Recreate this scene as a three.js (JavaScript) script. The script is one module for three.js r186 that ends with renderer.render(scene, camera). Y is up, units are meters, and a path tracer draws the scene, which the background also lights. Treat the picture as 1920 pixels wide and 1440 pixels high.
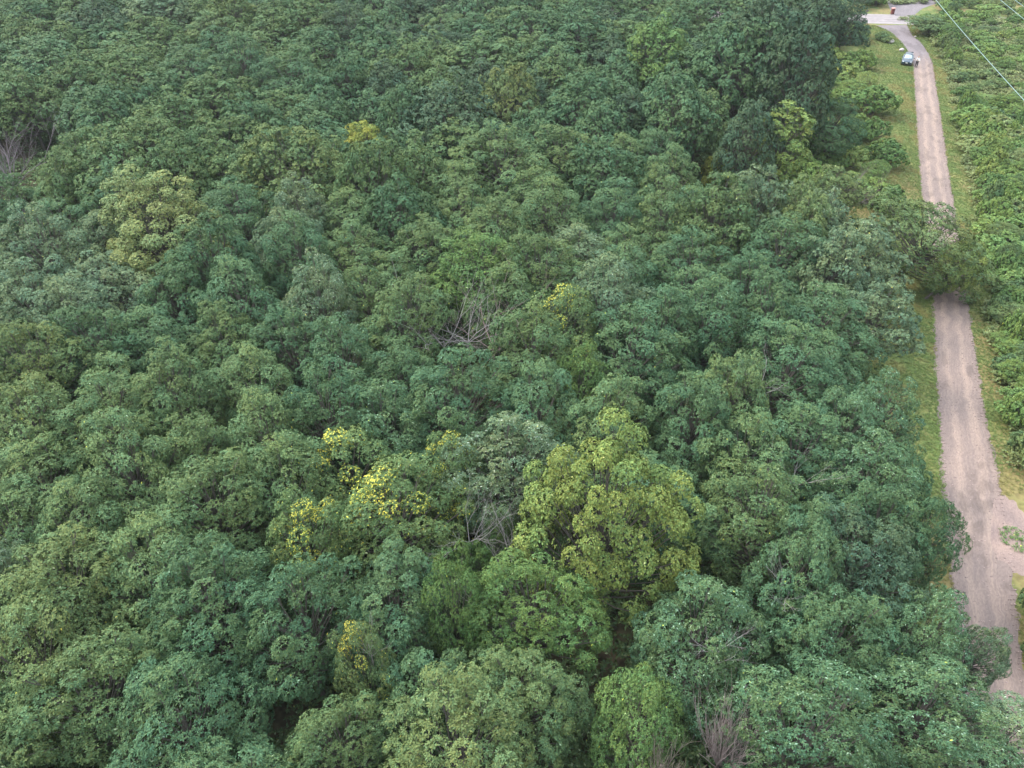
import * as THREE from 'three';
import { mergeGeometries, toCreasedNormals } from 'three/addons/utils/BufferGeometryUtils.js';
import { RoundedBoxGeometry } from 'three/addons/geometries/RoundedBoxGeometry.js';
import { MarchingCubes } from 'three/addons/objects/MarchingCubes.js';

// ───────── camera, sky, sun, exposure ─────────
const scene = new THREE.Scene();
const CAM_H = 40.6, PITCH = 37.9 * Math.PI / 180, FOV = 52;
const camera = new THREE.PerspectiveCamera(FOV, 4 / 3, 0.5, 3000);
camera.position.set(0, CAM_H, 0);
camera.rotation.set(-PITCH, 0, 0);
camera.updateMatrixWorld(true);

const SUN_DIR = new THREE.Vector3(-0.62, 0.74, -0.28).normalize();
{ // overcast sky: bright even cloud, a little brighter towards the veiled sun and the zenith
  const W = 256, H = 128, d = new Float32Array(W * H * 4);
  for (let j = 0; j < H; j++) for (let i = 0; i < W; i++) {
    const el = ((j + 0.5) / H - 0.5) * Math.PI, az = ((i + 0.5) / W - 0.5) * Math.PI * 2;
    const v = new THREE.Vector3(Math.cos(el) * Math.cos(az), Math.sin(el), Math.cos(el) * Math.sin(az));
    const up = Math.max(0, v.y), s = Math.max(0, v.dot(SUN_DIR));
    const L = (0.27 + 0.86 * up) * (1 + 0.5 * Math.pow(s, 3)), k = (j * W + i) * 4;
    d[k] = L * 0.95; d[k + 1] = L * 1.0; d[k + 2] = L * 1.06; d[k + 3] = 1;
  }
  const t = new THREE.DataTexture(d, W, H, THREE.RGBAFormat, THREE.FloatType);
  t.mapping = THREE.EquirectangularReflectionMapping; t.magFilter = THREE.LinearFilter; t.minFilter = THREE.LinearFilter; t.needsUpdate = true;
  scene.background = t; scene.environment = t;
}
const sun = new THREE.DirectionalLight(0xfff1df, 1.7);
sun.position.copy(SUN_DIR).multiplyScalar(220).add(new THREE.Vector3(0, 0, -70));
sun.target.position.set(0, 0, -70);
sun.castShadow = true; sun.shadow.radius = 34; sun.shadow.mapSize.set(4096, 4096);
Object.assign(sun.shadow.camera, { left: -150, right: 150, top: 150, bottom: -150, near: 1, far: 500 });
scene.add(sun, sun.target);
scene.fog = new THREE.FogExp2(new THREE.Color(0.80, 0.90, 1.0), 0.00016);

const renderer = new THREE.WebGLRenderer({ antialias: true });
renderer.setSize(1024, 768);
renderer.toneMapping = THREE.LinearToneMapping;
renderer.toneMappingExposure = 2.4;
renderer.shadowMap.enabled = true;

// ───────── helpers ─────────
function rng(seed) { let a = seed >>> 0; return () => { a = (a + 0x6D2B79F5) | 0; let t = Math.imul(a ^ (a >>> 15), 1 | a); t = (t + Math.imul(t ^ (t >>> 7), 61 | t)) ^ t; return ((t ^ (t >>> 14)) >>> 0) / 4294967296; }; }
const V = (x, y, z) => new THREE.Vector3(x, y, z);
const FOC = 720 / Math.tan(FOV * Math.PI / 360), CP = Math.cos(PITCH), SP = Math.sin(PITCH);
// the place on the level plane y = h that the photograph shows at (x, y) of its 1920 x 1440 pixels
function at(x, y, h = 0) {
  const a = (x - 960) / FOC, b = -(y - 720) / FOC, dy = b * CP - SP, dz = -(b * SP + CP), t = (h - CAM_H) / dy;
  return V(a * t, h, dz * t);
}
const depthOf = (p) => -(p.z * CP) + (CAM_H - p.y) * SP;
function pix(p) { const dy = p.y - CAM_H, d = -p.z * CP - dy * SP, u = dy * CP - p.z * SP; return [960 + FOC * p.x / d, 720 - FOC * u / d]; }
const used = {};
function numbered(n) { const k = used[n] = (used[n] ?? -1) + 1; return k ? `${n}_${String(k).padStart(3, '0')}` : n; }
function shade(o) { o.traverse((m) => { if (m.isMesh) m.castShadow = m.receiveShadow = true; }); return o; }
function tag(o, label, category, group, kind) { if (label) o.userData.label = label; if (category) o.userData.category = category; if (group) o.userData.group = group; if (kind) o.userData.kind = kind; return o; }
function thing(name, label, category, p = [0, 0, 0], turn = 0, group) { const o = new THREE.Group(); o.name = numbered(name); o.position.set(...p); o.rotation.y = turn; scene.add(o); return tag(o, label, category, group); }
function part(name, geo, mat, parent) { const m = new THREE.Mesh(geo, mat); m.name = parent === scene ? numbered(name) : name; m.castShadow = m.receiveShadow = true; parent.add(m); return m; }
const std = (r, g, b, rough = 0.8, more = {}) => new THREE.MeshStandardMaterial({ color: new THREE.Color().setRGB(r, g, b), roughness: rough, ...more });
const lerp = THREE.MathUtils.lerp, clamp = THREE.MathUtils.clamp, smooth = THREE.MathUtils.smoothstep;
function hash(i, j, s) { let h = Math.imul(i, 374761393) ^ Math.imul(j, 668265263) ^ Math.imul(s, 2147483647 ^ 1274126177); h = Math.imul(h ^ (h >>> 13), 1274126177); return ((h ^ (h >>> 16)) >>> 0) / 4294967296; }
function noise(x, y, s = 1) { const i = Math.floor(x), j = Math.floor(y), u = x - i, v = y - j, a = u * u * (3 - 2 * u), b = v * v * (3 - 2 * v); return lerp(lerp(hash(i, j, s), hash(i + 1, j, s), a), lerp(hash(i, j + 1, s), hash(i + 1, j + 1, s), a), b); }
const fbm = (x, y, s) => noise(x, y, s) * 0.5 + noise(x * 2.1, y * 2.1, s + 1) * 0.27 + noise(x * 4.3, y * 4.3, s + 2) * 0.15 + noise(x * 8.7, y * 8.7, s + 3) * 0.08;
function texture(W, H, f) { // f(u, v) -> linear rgb
  const d = new Uint8Array(W * H * 4), enc = (c) => Math.round(255 * clamp(c <= 0.0031308 ? c * 12.92 : 1.055 * Math.pow(c, 1 / 2.4) - 0.055, 0, 1));
  for (let j = 0; j < H; j++) for (let i = 0; i < W; i++) { const c = f((i + 0.5) / W, (j + 0.5) / H), k = (j * W + i) * 4; d[k] = enc(c[0]); d[k + 1] = enc(c[1]); d[k + 2] = enc(c[2]); d[k + 3] = 255; }
  const t = new THREE.DataTexture(d, W, H); t.colorSpace = THREE.SRGBColorSpace; t.magFilter = THREE.LinearFilter; t.minFilter = THREE.LinearMipmapLinearFilter; t.generateMipmaps = true; t.wrapS = t.wrapT = THREE.RepeatWrapping; t.needsUpdate = true; return t;
}
const mix3 = (a, b, t) => [lerp(a[0], b[0], t), lerp(a[1], b[1], t), lerp(a[2], b[2], t)];
const mul3 = (a, k) => [a[0] * k, a[1] * k, a[2] * k];

// a tapered, bent limb through the given points with one radius each
function limb(pts, radii, sides = 5) {
  const pos = [], idx = [], n = pts.length, t = V(), a = V(), b = V(), up = V();
  for (let i = 0; i < n; i++) {
    t.subVectors(pts[Math.min(n - 1, i + 1)], pts[Math.max(0, i - 1)]).normalize();
    up.set(0, 1, 0); if (Math.abs(t.y) > 0.9) up.set(1, 0, 0);
    a.crossVectors(t, up).normalize(); b.crossVectors(t, a);
    for (let k = 0; k < sides; k++) { const c = Math.cos(k / sides * 6.2832) * radii[i], s = Math.sin(k / sides * 6.2832) * radii[i]; pos.push(pts[i].x + a.x * c + b.x * s, pts[i].y + a.y * c + b.y * s, pts[i].z + a.z * c + b.z * s); }
  }
  for (let i = 0; i + 1 < n; i++) for (let k = 0; k < sides; k++) { const p = i * sides + k, q = i * sides + (k + 1) % sides; idx.push(p, p + sides, q, q, p + sides, q + sides); }
  const tip = pos.length / 3; pos.push(pts[n - 1].x, pts[n - 1].y, pts[n - 1].z);
  for (let k = 0; k < sides; k++) idx.push((n - 1) * sides + k, tip, (n - 1) * sides + (k + 1) % sides);
  const g = new THREE.BufferGeometry(); g.setAttribute('position', new THREE.Float32BufferAttribute(pos, 3)); g.setIndex(idx); g.computeVertexNormals(); return g;
}
// bare branching wood: grows from p along d
function branching(r, p, d, len, rad, level, out, spread = 0.65, lift = 0.12) {
  const pts = [p.clone()], radii = [rad], q = p.clone(), dir = d.clone().normalize(), segs = 4;
  for (let i = 1; i <= segs; i++) {
    dir.add(V((r() - 0.5) * 0.4, (r() - 0.5) * 0.4 + lift * 0.3, (r() - 0.5) * 0.4)).normalize();
    q.addScaledVector(dir, len / segs); pts.push(q.clone()); radii.push(rad * (1 - 0.55 * i / segs));
    if (level > 0 && i >= 1 && r() < 0.85) { const s = dir.clone().add(V((r() - 0.5) * 2 * spread, (r() - 0.3) * spread + lift, (r() - 0.5) * 2 * spread)).normalize(); branching(r, q, s, len * (0.5 + r() * 0.3), rad * 0.5, level - 1, out, spread, lift); }
  }
  out.push(limb(pts, radii, level > 1 ? 6 : 4));
}

// ───────── leaves ─────────
class Leaves {
  constructor() { this.p = []; this.c = []; }
  leaf(o, dir, side, L, W, droop, col) { // a folded blade: two wings off the midrib, the outer half hanging
    const p = this.p, mx = o.x + dir.x * L * 0.5, my = o.y + dir.y * L * 0.5 + W * 0.15, mz = o.z + dir.z * L * 0.5;
    const ax = mx + side.x * W * 0.5, ay = my + side.y * W * 0.5 - W * 0.18, az = mz + side.z * W * 0.5, bx = mx - side.x * W * 0.5, by = my - side.y * W * 0.5 - W * 0.18, bz = mz - side.z * W * 0.5;
    const tx = o.x + dir.x * L, ty = o.y + dir.y * L - droop * L, tz = o.z + dir.z * L;
    p.push(o.x, o.y, o.z, bx, by, bz, ax, ay, az, ax, ay, az, bx, by, bz, tx, ty, tz);
    for (let k = 0; k < 6; k++) this.c.push(col[0], col[1], col[2]);
  }
  tuft(r, o, axis, n, L, W, droop, col, open0 = 0.45, open1 = 1.5) {
    const a = V().crossVectors(axis, Math.abs(axis.y) > 0.9 ? V(1, 0, 0) : V(0, 1, 0)).normalize(), b = V().crossVectors(axis, a), ph = r() * 6.28, dir = V(), side = V();
    for (let k = 0; k < n; k++) {
      const az = ph + k / n * 6.2832 + (r() - 0.5) * 0.9, op = lerp(open0, open1, r()), s = Math.sin(op), l = L * (0.7 + 0.5 * r());
      dir.set(0, 0, 0).addScaledVector(axis, Math.cos(op)).addScaledVector(a, Math.cos(az) * s).addScaledVector(b, Math.sin(az) * s);
      side.crossVectors(dir, axis).normalize().applyAxisAngle(dir, (r() - 0.5) * 0.9);
      const c = col(r); this.leaf(o, dir, side, l, W * (0.75 + 0.5 * r()), droop * (0.5 + r()), c);
    }
  }
  build() { const g = new THREE.BufferGeometry(); g.setAttribute('position', new THREE.Float32BufferAttribute(this.p, 3)); g.setAttribute('color', new THREE.Float32BufferAttribute(this.c, 3)); g.computeVertexNormals(); return g; }
}
// colour of single leaves as ratios to the tree's own colour
const leafTone = (spread = 0.28, pale = 0, yellow = 0) => (r) => {
  const q = r(), k = 1 + (r() - 0.5) * 2 * spread, w = (r() - 0.5) * 0.3;
  if (q < pale) return [2.6 * k, 2.1 * k, 2.9 * k];
  if (q < pale + yellow) return [4.6 * k, 2.9 * k, 1.3 * k];
  return [k * (1 + w), k, k * (1 - w * 0.8)];
};
// a broadleaf tree built at its own size: boughs that end in billows, billows made of tufts, tufts of leaves
function treeKind(seed, o) {
  const r = rng(seed), S = { mid: 0.42, leaders: 1, R: 4.2, H: 12, base: 3.2, lumps: 72, lumpR: 0.9, tufts: 118, leaves: 4, L: 0.175, W: 0.078, droop: 0.12, tone: leafTone(), inner: 280, low: -0.55, gap: 0.8, tip: 0, tipTone: null, open0: 0.9, open1: 1.65, squash: 0.88, ...o };
  const lv = new Leaves(), wood = [], cy = S.base + (S.H - S.base) * S.mid, up = S.H - cy - S.lumpR * 0.5, dn = cy - S.base, rx = S.R - S.lumpR * 0.6;
  const C = V(0, cy, 0), lumps = [], domes = [{ c: C, rx: S.leaders > 1 ? rx * 0.72 : rx, up, dn }];
  for (let k = 0; k < S.leaders - 1; k++) { // side boughs that carry crowns of their own
    const a = (k + 0.3 + 0.4 * r()) / (S.leaders - 1) * 6.2832, sc = 0.5 + 0.16 * r(), off = rx * (1.02 - sc) * (0.9 + 0.25 * r());
    domes.push({ c: V(Math.cos(a) * off, cy + up * (r() * 0.55 - 0.4), Math.sin(a) * off), rx: rx * sc, up: up * sc * (0.95 + 0.3 * r()), dn: dn * (0.5 + 0.3 * r()) });
  }
  for (const m of domes) m.ph = [r() * 9, r() * 9, r() * 9];
  const within = (p, m) => { const dx = (p.x - m.c.x) / m.rx, dy = (p.y - m.c.y) / (p.y > m.c.y ? m.up : m.dn), dz = (p.z - m.c.z) / m.rx; return dx * dx + dy * dy + dz * dz < 0.72; };
  for (let tries = 0; lumps.length < S.lumps && tries < 6000; tries++) {
    const m = domes[tries % domes.length], y = lerp(S.low, 1, Math.sqrt(r())), a = r() * 6.2832, h = Math.sqrt(1 - y * y), d = V(Math.cos(a) * h, y, Math.sin(a) * h);
    const bump = 1 + 0.2 * Math.sin(a * 2 + m.ph[0]) + 0.13 * Math.sin(a * 3 + m.ph[1] + y * 3), k = lerp(S.gap, 1.03, r()) * (r() < 0.2 ? 1.12 : 1);
    const p = V(d.x * m.rx * bump, (d.y > 0 ? m.up * (1 + 0.12 * Math.sin(a * 2 + m.ph[2])) : m.dn) * d.y, d.z * m.rx * bump).multiplyScalar(k).add(m.c), rad = S.lumpR * (0.65 + 0.6 * r());
    if (domes.some((o) => o !== m && within(p, o)) || lumps.some((l) => l.p.distanceTo(p) < (l.rad + rad) * 0.7)) continue;
    lumps.push({ p, rad, d });
  }
  const dir = V();
  for (const l of lumps) {
    const n = l.d.clone().add(V(0, 0.55, 0)).normalize(), m = Math.round(S.tufts * (l.rad / S.lumpR) ** 2), special = S.tipTone && r() < S.tip;
    const shiftK = 0.86 + 0.28 * r(), shiftY = (r() - 0.5) * 0.2, base = special ? S.tipTone : S.tone;
    const tone = (q) => { const c = base(q); return [c[0] * shiftK * (1 + shiftY), c[1] * shiftK, c[2] * shiftK * (1 - shiftY)]; };
    for (let i = 0; i < m; i++) {
      do dir.set(r() * 2 - 1, r() * 2 - 1, r() * 2 - 1); while (dir.lengthSq() > 1 || dir.lengthSq() < 0.02);
      dir.normalize(); if (dir.dot(n) < -0.2) { dir.addScaledVector(n, 1.1 + r() * 0.6).normalize(); }
      const k = l.rad * (0.8 + 0.22 * r()), q = V(l.p.x + dir.x * k, l.p.y + dir.y * k * S.squash, l.p.z + dir.z * k);
      lv.tuft(r, q, dir.clone().add(V(0, 0.3, 0)).normalize(), S.leaves, S.L, S.W, S.droop, tone, S.open0, S.open1);
    }
    // bough from the stem to the billow, with twigs through it
    const f = clamp((l.p.y - S.base * 0.6) / (S.H - S.base * 0.6), 0, 1), start = V(0, lerp(S.base * 0.55, cy + up * 0.2, f * 0.8), 0), mid = start.clone().lerp(l.p, 0.55).add(V((r() - 0.5) * 0.5, -0.25, (r() - 0.5) * 0.5));
    wood.push(limb([start, mid, l.p.clone().addScaledVector(n, l.rad * 0.35)], [0.075, 0.045, 0.012], 4));
    for (let t = 0; t < 2; t++) { do dir.set(r() * 2 - 1, r() * 2 - 1, r() * 2 - 1); while (dir.lengthSq() < 0.02); dir.normalize().addScaledVector(n, 0.6).normalize(); wood.push(limb([mid.clone().lerp(l.p, 0.6), l.p.clone().addScaledVector(dir, l.rad * 0.5), l.p.clone().addScaledVector(dir, l.rad * (0.6 + 0.2 * r()))], [0.02, 0.014, 0.006], 3)); }
  }
  for (let i = 0; i < S.inner; i++) {
    do dir.set(r() * 2 - 1, r() * 1.3 - 0.4, r() * 2 - 1); while (dir.lengthSq() > 1);
    lv.tuft(r, V(domes[i % domes.length].c.x + dir.x * domes[i % domes.length].rx * 0.76, domes[i % domes.length].c.y + dir.y * domes[i % domes.length].up * 0.7, domes[i % domes.length].c.z + dir.z * domes[i % domes.length].rx * 0.76), V(dir.x, dir.y + 0.6, dir.z).normalize(), S.leaves, S.L * 1.1, S.W * 1.15, S.droop, S.tone, S.open0, S.open1);
  }
  const bend = V((r() - 0.5) * 0.6, S.base, (r() - 0.5) * 0.6);
  const trunk = limb([V(0, -0.3, 0), V(0, 0.5, 0), bend.clone().multiplyScalar(0.6), V(0, cy, 0), V(0, cy + up * 0.45, 0)], [S.R * 0.075, S.R * 0.05, S.R * 0.04, S.R * 0.026, 0.05], 8);
  return { crown: lv.build(), branches: mergeGeometries(wood), trunk, R: S.R, H: S.H };
}
const bark = std(0.12, 0.11, 0.10, 0.9), deadWood = std(0.30, 0.288, 0.292, 0.85), redWood = std(0.26, 0.20, 0.195, 0.9);

const K = {};
K.tuft = [11, 12, 13, 14, 15].map((s, i) => treeKind(s, { R: 4.2, mid: 0.5, low: -0.75, leaders: 4 + (i % 3), lumps: 66 + i * 4, lumpR: 0.8 + (i % 3) * 0.1, tone: leafTone(0.3, 0.003, 0.0008) }));
K.silver = [21, 22].map((s) => treeKind(s, { R: 4.3, mid: 0.5, leaders: 4, low: -0.85, tone: leafTone(0.3, 0.035, 0.0008), droop: 0.25 }));
K.dome = [31, 32, 33].map((s, i) => treeKind(s, { R: 5.6, leaders: [1, 4, 5][i], H: 13, base: 3, lumps: 110, lumpR: 0.98, tufts: 46, leaves: 7, L: 0.26, W: 0.125, inner: 160, gap: 0.86, low: -0.55 }));
K.wispy = [41, 42].map((s) => treeKind(s, { R: 4.8, leaders: 5, H: 11, base: 2.5, lumps: 84, lumpR: 0.9, tufts: 46, leaves: 8, L: 0.24, W: 0.085, droop: 0.2, gap: 0.6, low: -0.4, inner: 260, tone: leafTone(0.3, 0.012, 0.002) }));
K.maple = [51, 52].map((s) => treeKind(s, { R: 4.6, H: 13, base: 2.6, lumps: 92, lumpR: 0.85, tufts: 190, leaves: 3, L: 0.155, W: 0.105, droop: 0.15, gap: 0.8, low: -0.7, inner: 500, tone: leafTone(0.34, 0.006, 0), open0: 0.9, open1: 1.6 }));
K.yellowtip = [61, 62].map((s) => treeKind(s, { R: 4.2, mid: 0.5, low: -0.75, leaders: 4, tone: leafTone(0.28, 0.01, 0.012), tip: 0.15, tipTone: leafTone(0.3, 0.0, 0.34) }));
K.narrow = [71].map((s) => treeKind(s, { R: 2.2, H: 11, base: 1.2, lumps: 40, lumpR: 0.72, tufts: 44, leaves: 6, L: 0.22, W: 0.13, low: -0.95, inner: 60 }));
K.round = [91, 92].map((s) => treeKind(s, { R: 5.0, H: 9, base: 2.2, mid: 0.62, leaders: 5, low: -0.95, lumps: 130, lumpR: 1.0, tufts: 130, inner: 420 }));
K.shrub = [81, 82, 83].map((s) => treeKind(s, { R: 2.0, H: 2.7, base: 0.35, lumps: 40, lumpR: 0.5, tufts: 34, leaves: 7, L: 0.19, W: 0.1, droop: 0.12, low: -0.6, gap: 0.75, inner: 60, tone: leafTone(0.32, 0.006, 0.002) }));

const greens = {
  b: [[0.078, 0.148, 0.072], 'blue-green'], g: [[0.103, 0.169, 0.072], 'mid-green'], d: [[0.064, 0.113, 0.064], 'dark green'], o: [[0.118, 0.176, 0.070], 'olive-green'],
  h: [[0.118, 0.182, 0.100], 'pale grey-green'], B: [[0.104, 0.184, 0.060], 'bright green'], p: [[0.162, 0.226, 0.066], 'yellow-green'], c: [[0.165, 0.220, 0.088], 'pale yellow-green'], y: [[0.108, 0.174, 0.068], 'green yellow-flecked'], Y: [[0.26, 0.30, 0.07], 'yellow'], s: [[0.14, 0.225, 0.068], 'light green'], t: [[0.19, 0.26, 0.08], 'pale lime-green'],
};
const TRANS = 0, leafMat = {};
for (const k in greens) leafMat[k] = new THREE.MeshPhysicalMaterial({ color: new THREE.Color().setRGB(...greens[k][0]), vertexColors: true, roughness: 0.6, specularIntensity: 0.25, side: THREE.DoubleSide, transmission: TRANS });

function makeTree(kind, colour, name) {
  const g = new THREE.Group(); g.name = name;
  for (const [n, geo, m] of [['trunk', kind.trunk, bark], ['branches', kind.branches, bark], ['crown', kind.crown, leafMat[colour]]]) part(n, geo, m, g);
  return g;
}
const stock = new Map();
function plant(kind, colour, name, pos, R, H, turn) {
  const key = kind.crown.uuid + colour + name;
  let t = stock.get(key);
  if (t) t = t.clone(); else { t = makeTree(kind, colour, name); stock.set(key, t); }
  t.name = numbered(name); t.position.copy(pos); t.rotation.y = turn; const e = 1 + 0.16 * Math.sin(turn * 5.3); t.scale.set(R / kind.R * e, H / kind.H, R / kind.R / e);
  scene.add(t); return t;
}

// ───────── ground, grass, roads ─────────
{
  const soil = texture(512, 512, (u, v) => { const n = fbm(u * 16, v * 16, 5), m = noise(u * 180, v * 180, 9); return mul3(mix3([0.085, 0.062, 0.042], [0.05, 0.062, 0.028], n), 0.6 + 0.8 * m); });
  soil.repeat.set(60, 60);
  const m = new THREE.MeshStandardMaterial({ map: soil, roughness: 1 });
  const g = new THREE.PlaneGeometry(2400, 2400).rotateX(-Math.PI / 2);
  tag(part('forest_floor', g, m, scene), null, null, null, 'structure');
}
function sheet(pts, y) { const s = new THREE.Shape(pts.map((p) => new THREE.Vector2(p.x, -p.z))), g = new THREE.ShapeGeometry(s).rotateX(-Math.PI / 2); return g.translate(0, y, 0); }
{
  const edge = [[1575, -60], [1560, 20], [1545, 90], [1540, 200], [1580, 400], [1600, 600], [1620, 800], [1650, 1000], [1670, 1200], [1680, 1440], [1690, 1800]].map(([x, y]) => at(x, y));
  const far = [V(45, 0, -12), V(80, 0, -30), V(260, 0, -120), V(260, 0, -330)];
  const pts = [...edge, ...far], g = sheet(pts, 0.004);
  const p = g.attributes.position, uv = g.attributes.uv; for (let i = 0; i < p.count; i++) uv.setXY(i, p.getX(i) / 120, -p.getZ(i) / 240);
  const t = texture(1024, 2048, (u, v) => {
    const x = u * 120, z = v * 240, big = fbm(x * 0.22, z * 0.12, 31), mid = fbm(x * 1.1, z * 0.9, 41), fine = noise(x * 6, z * 5, 51);
    let c = mix3([0.10, 0.15, 0.043], [0.17, 0.185, 0.06], smooth(mid, 0.3, 0.75));
    c = mix3(c, [0.21, 0.16, 0.073], smooth(big, 0.52, 0.72) * 0.75);
    return mul3(c, 0.7 + 0.6 * fine);
  });
  tag(part('grass_verge', g, new THREE.MeshStandardMaterial({ map: t, roughness: 1 }), scene), null, null, null, 'structure');
}
function spline(list, n) { const c = new THREE.CatmullRomCurve3(list.map(([x, y]) => at(x, y)), false, 'centripetal'); return c.getSpacedPoints(n); }
function ribbon(L, R, n, y, jitter, seed, across = 8, uvLen) {
  const a = spline(L, n), b = spline(R, n), r = rng(seed), pos = [], uv = [], idx = [];
  let run = 0;
  for (let i = 0; i <= n; i++) {
    if (i) run += a[i].clone().add(b[i]).distanceTo(a[i - 1].clone().add(b[i - 1])) / 2;
    const p = a[i].clone(), q = b[i].clone(), d = q.clone().sub(p).normalize();
    p.addScaledVector(d, (noise(i * 0.45, 3, seed) - 0.5) * jitter * 1.6 + (r() - 0.5) * jitter * 0.35); q.addScaledVector(d, (noise(i * 0.45, 9, seed) - 0.5) * jitter * 1.6 + (r() - 0.5) * jitter * 0.35);
    for (let k = 0; k <= across; k++) { const t = k / across; pos.push(lerp(p.x, q.x, t), y + 0.03 * Math.sin(Math.PI * t), lerp(p.z, q.z, t)); uv.push(t, uvLen ? run / uvLen : i / n); }
  }
  const w = across + 1;
  for (let i = 0; i < n; i++) for (let k = 0; k < across; k++) { const s = i * w + k; idx.push(s, s + 1, s + w, s + 1, s + w + 1, s + w); }
  const g = new THREE.BufferGeometry(); g.setAttribute('position', new THREE.Float32BufferAttribute(pos, 3)); g.setAttribute('uv', new THREE.Float32BufferAttribute(uv, 2)); g.setIndex(idx); g.computeVertexNormals(); g.userData = { a, b, run }; return g;
}
const driveL = [[1816, 1760], [1812, 1440], [1797, 1250], [1785, 1100], [1775, 980], [1763, 850], [1757, 730], [1752, 640], [1748, 540], [1737, 440], [1728, 370], [1722, 290], [1717, 220], [1713, 150], [1710, 118], [1700, 95], [1684, 74], [1664, 58], [1640, 47.5]];
const driveR = [[2010, 1760], [1955, 1440], [1925, 1280], [1908, 1150], [1900, 1040], [1868, 870], [1850, 790], [1836, 700], [1821, 600], [1808, 515], [1797, 440], [1787, 370], [1775, 290], [1764, 210], [1754, 150], [1747, 112], [1731, 84], [1712, 66], [1702, 47]];
const drive = ribbon(driveL, driveR, 420, 0.010, 0.3, 3);
{
  const t = texture(256, 2048, (u, v) => {
    const x = u * 4.2, z = v * 150, f = noise(x * 14, z * 9, 3), m = fbm(x * 1.5, z * 0.35, 7), tw = u + (noise(z * 0.12, 3, 4) - 0.5) * 0.1;
    const track = Math.max(Math.exp(-(((tw - 0.33) / 0.09) ** 2)), Math.exp(-(((tw - 0.7) / 0.09) ** 2)));
    const gravel = mix3([0.205, 0.162, 0.152], [0.30, 0.232, 0.202], clamp(track * 0.8 + (m - 0.5) * 1.1 + (noise(u * 46, z * 0.25, 23) - 0.5) * 0.5, 0, 1)), asphalt = mix3([0.16, 0.14, 0.155], [0.20, 0.178, 0.195], m);
    const damp = smooth(fbm(x * 0.9 + 5, z * 0.5, 19), 0.58, 0.74) * 0.22;
    return mul3(mix3(gravel, asphalt, smooth(v + (m - 0.5) * 0.05, 0.80, 0.9)), (0.84 + 0.32 * f) * (1 - damp));
  });
  tag(part('gravel_drive', drive, new THREE.MeshStandardMaterial({ map: t, roughness: 0.95 }), scene), null, null, null, 'structure');
  const side = ribbon([[1858, 905], [1885, 928], [1925, 962], [2050, 1045], [2300, 1190]], [[1858, 1120], [1890, 1075], [1940, 1090], [2050, 1150], [2300, 1310]], 120, 0.006, 0.3, 5);
  tag(part('side_drive', side, new THREE.MeshStandardMaterial({ map: texture(256, 512, (u, v) => { const f = noise(u * 70, v * 160, 3), m = fbm(u * 4, v * 7, 7), k = Math.exp(-(((u - 0.35 - 0.1 * v) / 0.06) ** 2)) + Math.exp(-(((u - 0.6 - 0.1 * v) / 0.06) ** 2)); return mul3(mix3([0.215, 0.165, 0.158], [0.325, 0.243, 0.212], clamp(m + 0.4 * k - 0.2, 0, 1)), 0.84 + 0.32 * f); }), roughness: 0.95 }), scene), null, null, null, 'structure');
  const nearA = at(1614, 43.5), nearB = at(1702, 46), farA = at(1617, 26), farB = at(1705, 28);
  const ext = (p, q, k) => p.clone().addScaledVector(q.clone().sub(p).normalize(), k);
  const conc = [ext(nearA, nearB, -90), ext(nearA, nearB, 120), ext(farA, farB, 120), ext(farA, farB, -90)];
  const g = new THREE.BufferGeometry(); g.setAttribute('position', new THREE.Float32BufferAttribute(conc.flatMap((p) => [p.x, 0.018, p.z]), 3)); g.setAttribute('uv', new THREE.Float32BufferAttribute([0, 0, 1, 0, 1, 1, 0, 1], 2)); g.setIndex([0, 1, 2, 0, 2, 3]); g.computeVertexNormals();
  tag(part('concrete_road', g, new THREE.MeshStandardMaterial({ roughness: 0.9, map: texture(1024, 128, (u, v) => { const f = noise(u * 400, v * 20, 3), tr = [0.2, 0.36, 0.62, 0.8].reduce((s, c) => s + Math.exp(-(((v - c) / 0.035) ** 2)), 0), line = Math.exp(-(((v - 0.5) / 0.012) ** 2)); return mul3(mix3([0.27, 0.25, 0.265], [0.19, 0.168, 0.182], clamp(tr * 0.6 + line * 0.7, 0, 1)), 0.85 + 0.3 * f); }) }), scene), null, null, null, 'structure');
  const lane = ribbon([[1676, 30], [1668, 14], [1660, -8], [1640, -60]], [[1712, 30], [1735, 14], [1768, 4], [1850, -22]], 60, 0.012, 0.1, 8);
  tag(part('asphalt_lane', lane, new THREE.MeshStandardMaterial({ roughness: 0.95, map: texture(128, 256, (u, v) => mul3(mix3([0.15, 0.137, 0.155], [0.20, 0.18, 0.20], fbm(u * 6, v * 9, 3)), 0.85 + 0.3 * noise(u * 60, v * 90, 4))) }), scene), null, null, null, 'structure');
}
// where is a ground point across the drive: 0 left edge .. 1 right edge, and how many metres outside
function driveDist(x, z) {
  const { a, b } = drive.userData; let best = 1e9, k = 0;
  for (let i = 0; i < a.length; i += 3) { const d = ((a[i].x + b[i].x) / 2 - x) ** 2 + ((a[i].z + b[i].z) / 2 - z) ** 2; if (d < best) { best = d; k = i; } }
  const w = a[k].distanceTo(b[k]) / 2; return Math.sqrt(best) - w;
}
// left side (-) or right side (+) of the drive
function driveSide(x, z) { const { a, b } = drive.userData; let best = 1e9, k = 0; for (let i = 0; i < a.length; i += 3) { const d = (a[i].z - z) ** 2; if (d < best) { best = d; k = i; } } return x - (a[k].x + b[k].x) / 2; }

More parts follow.
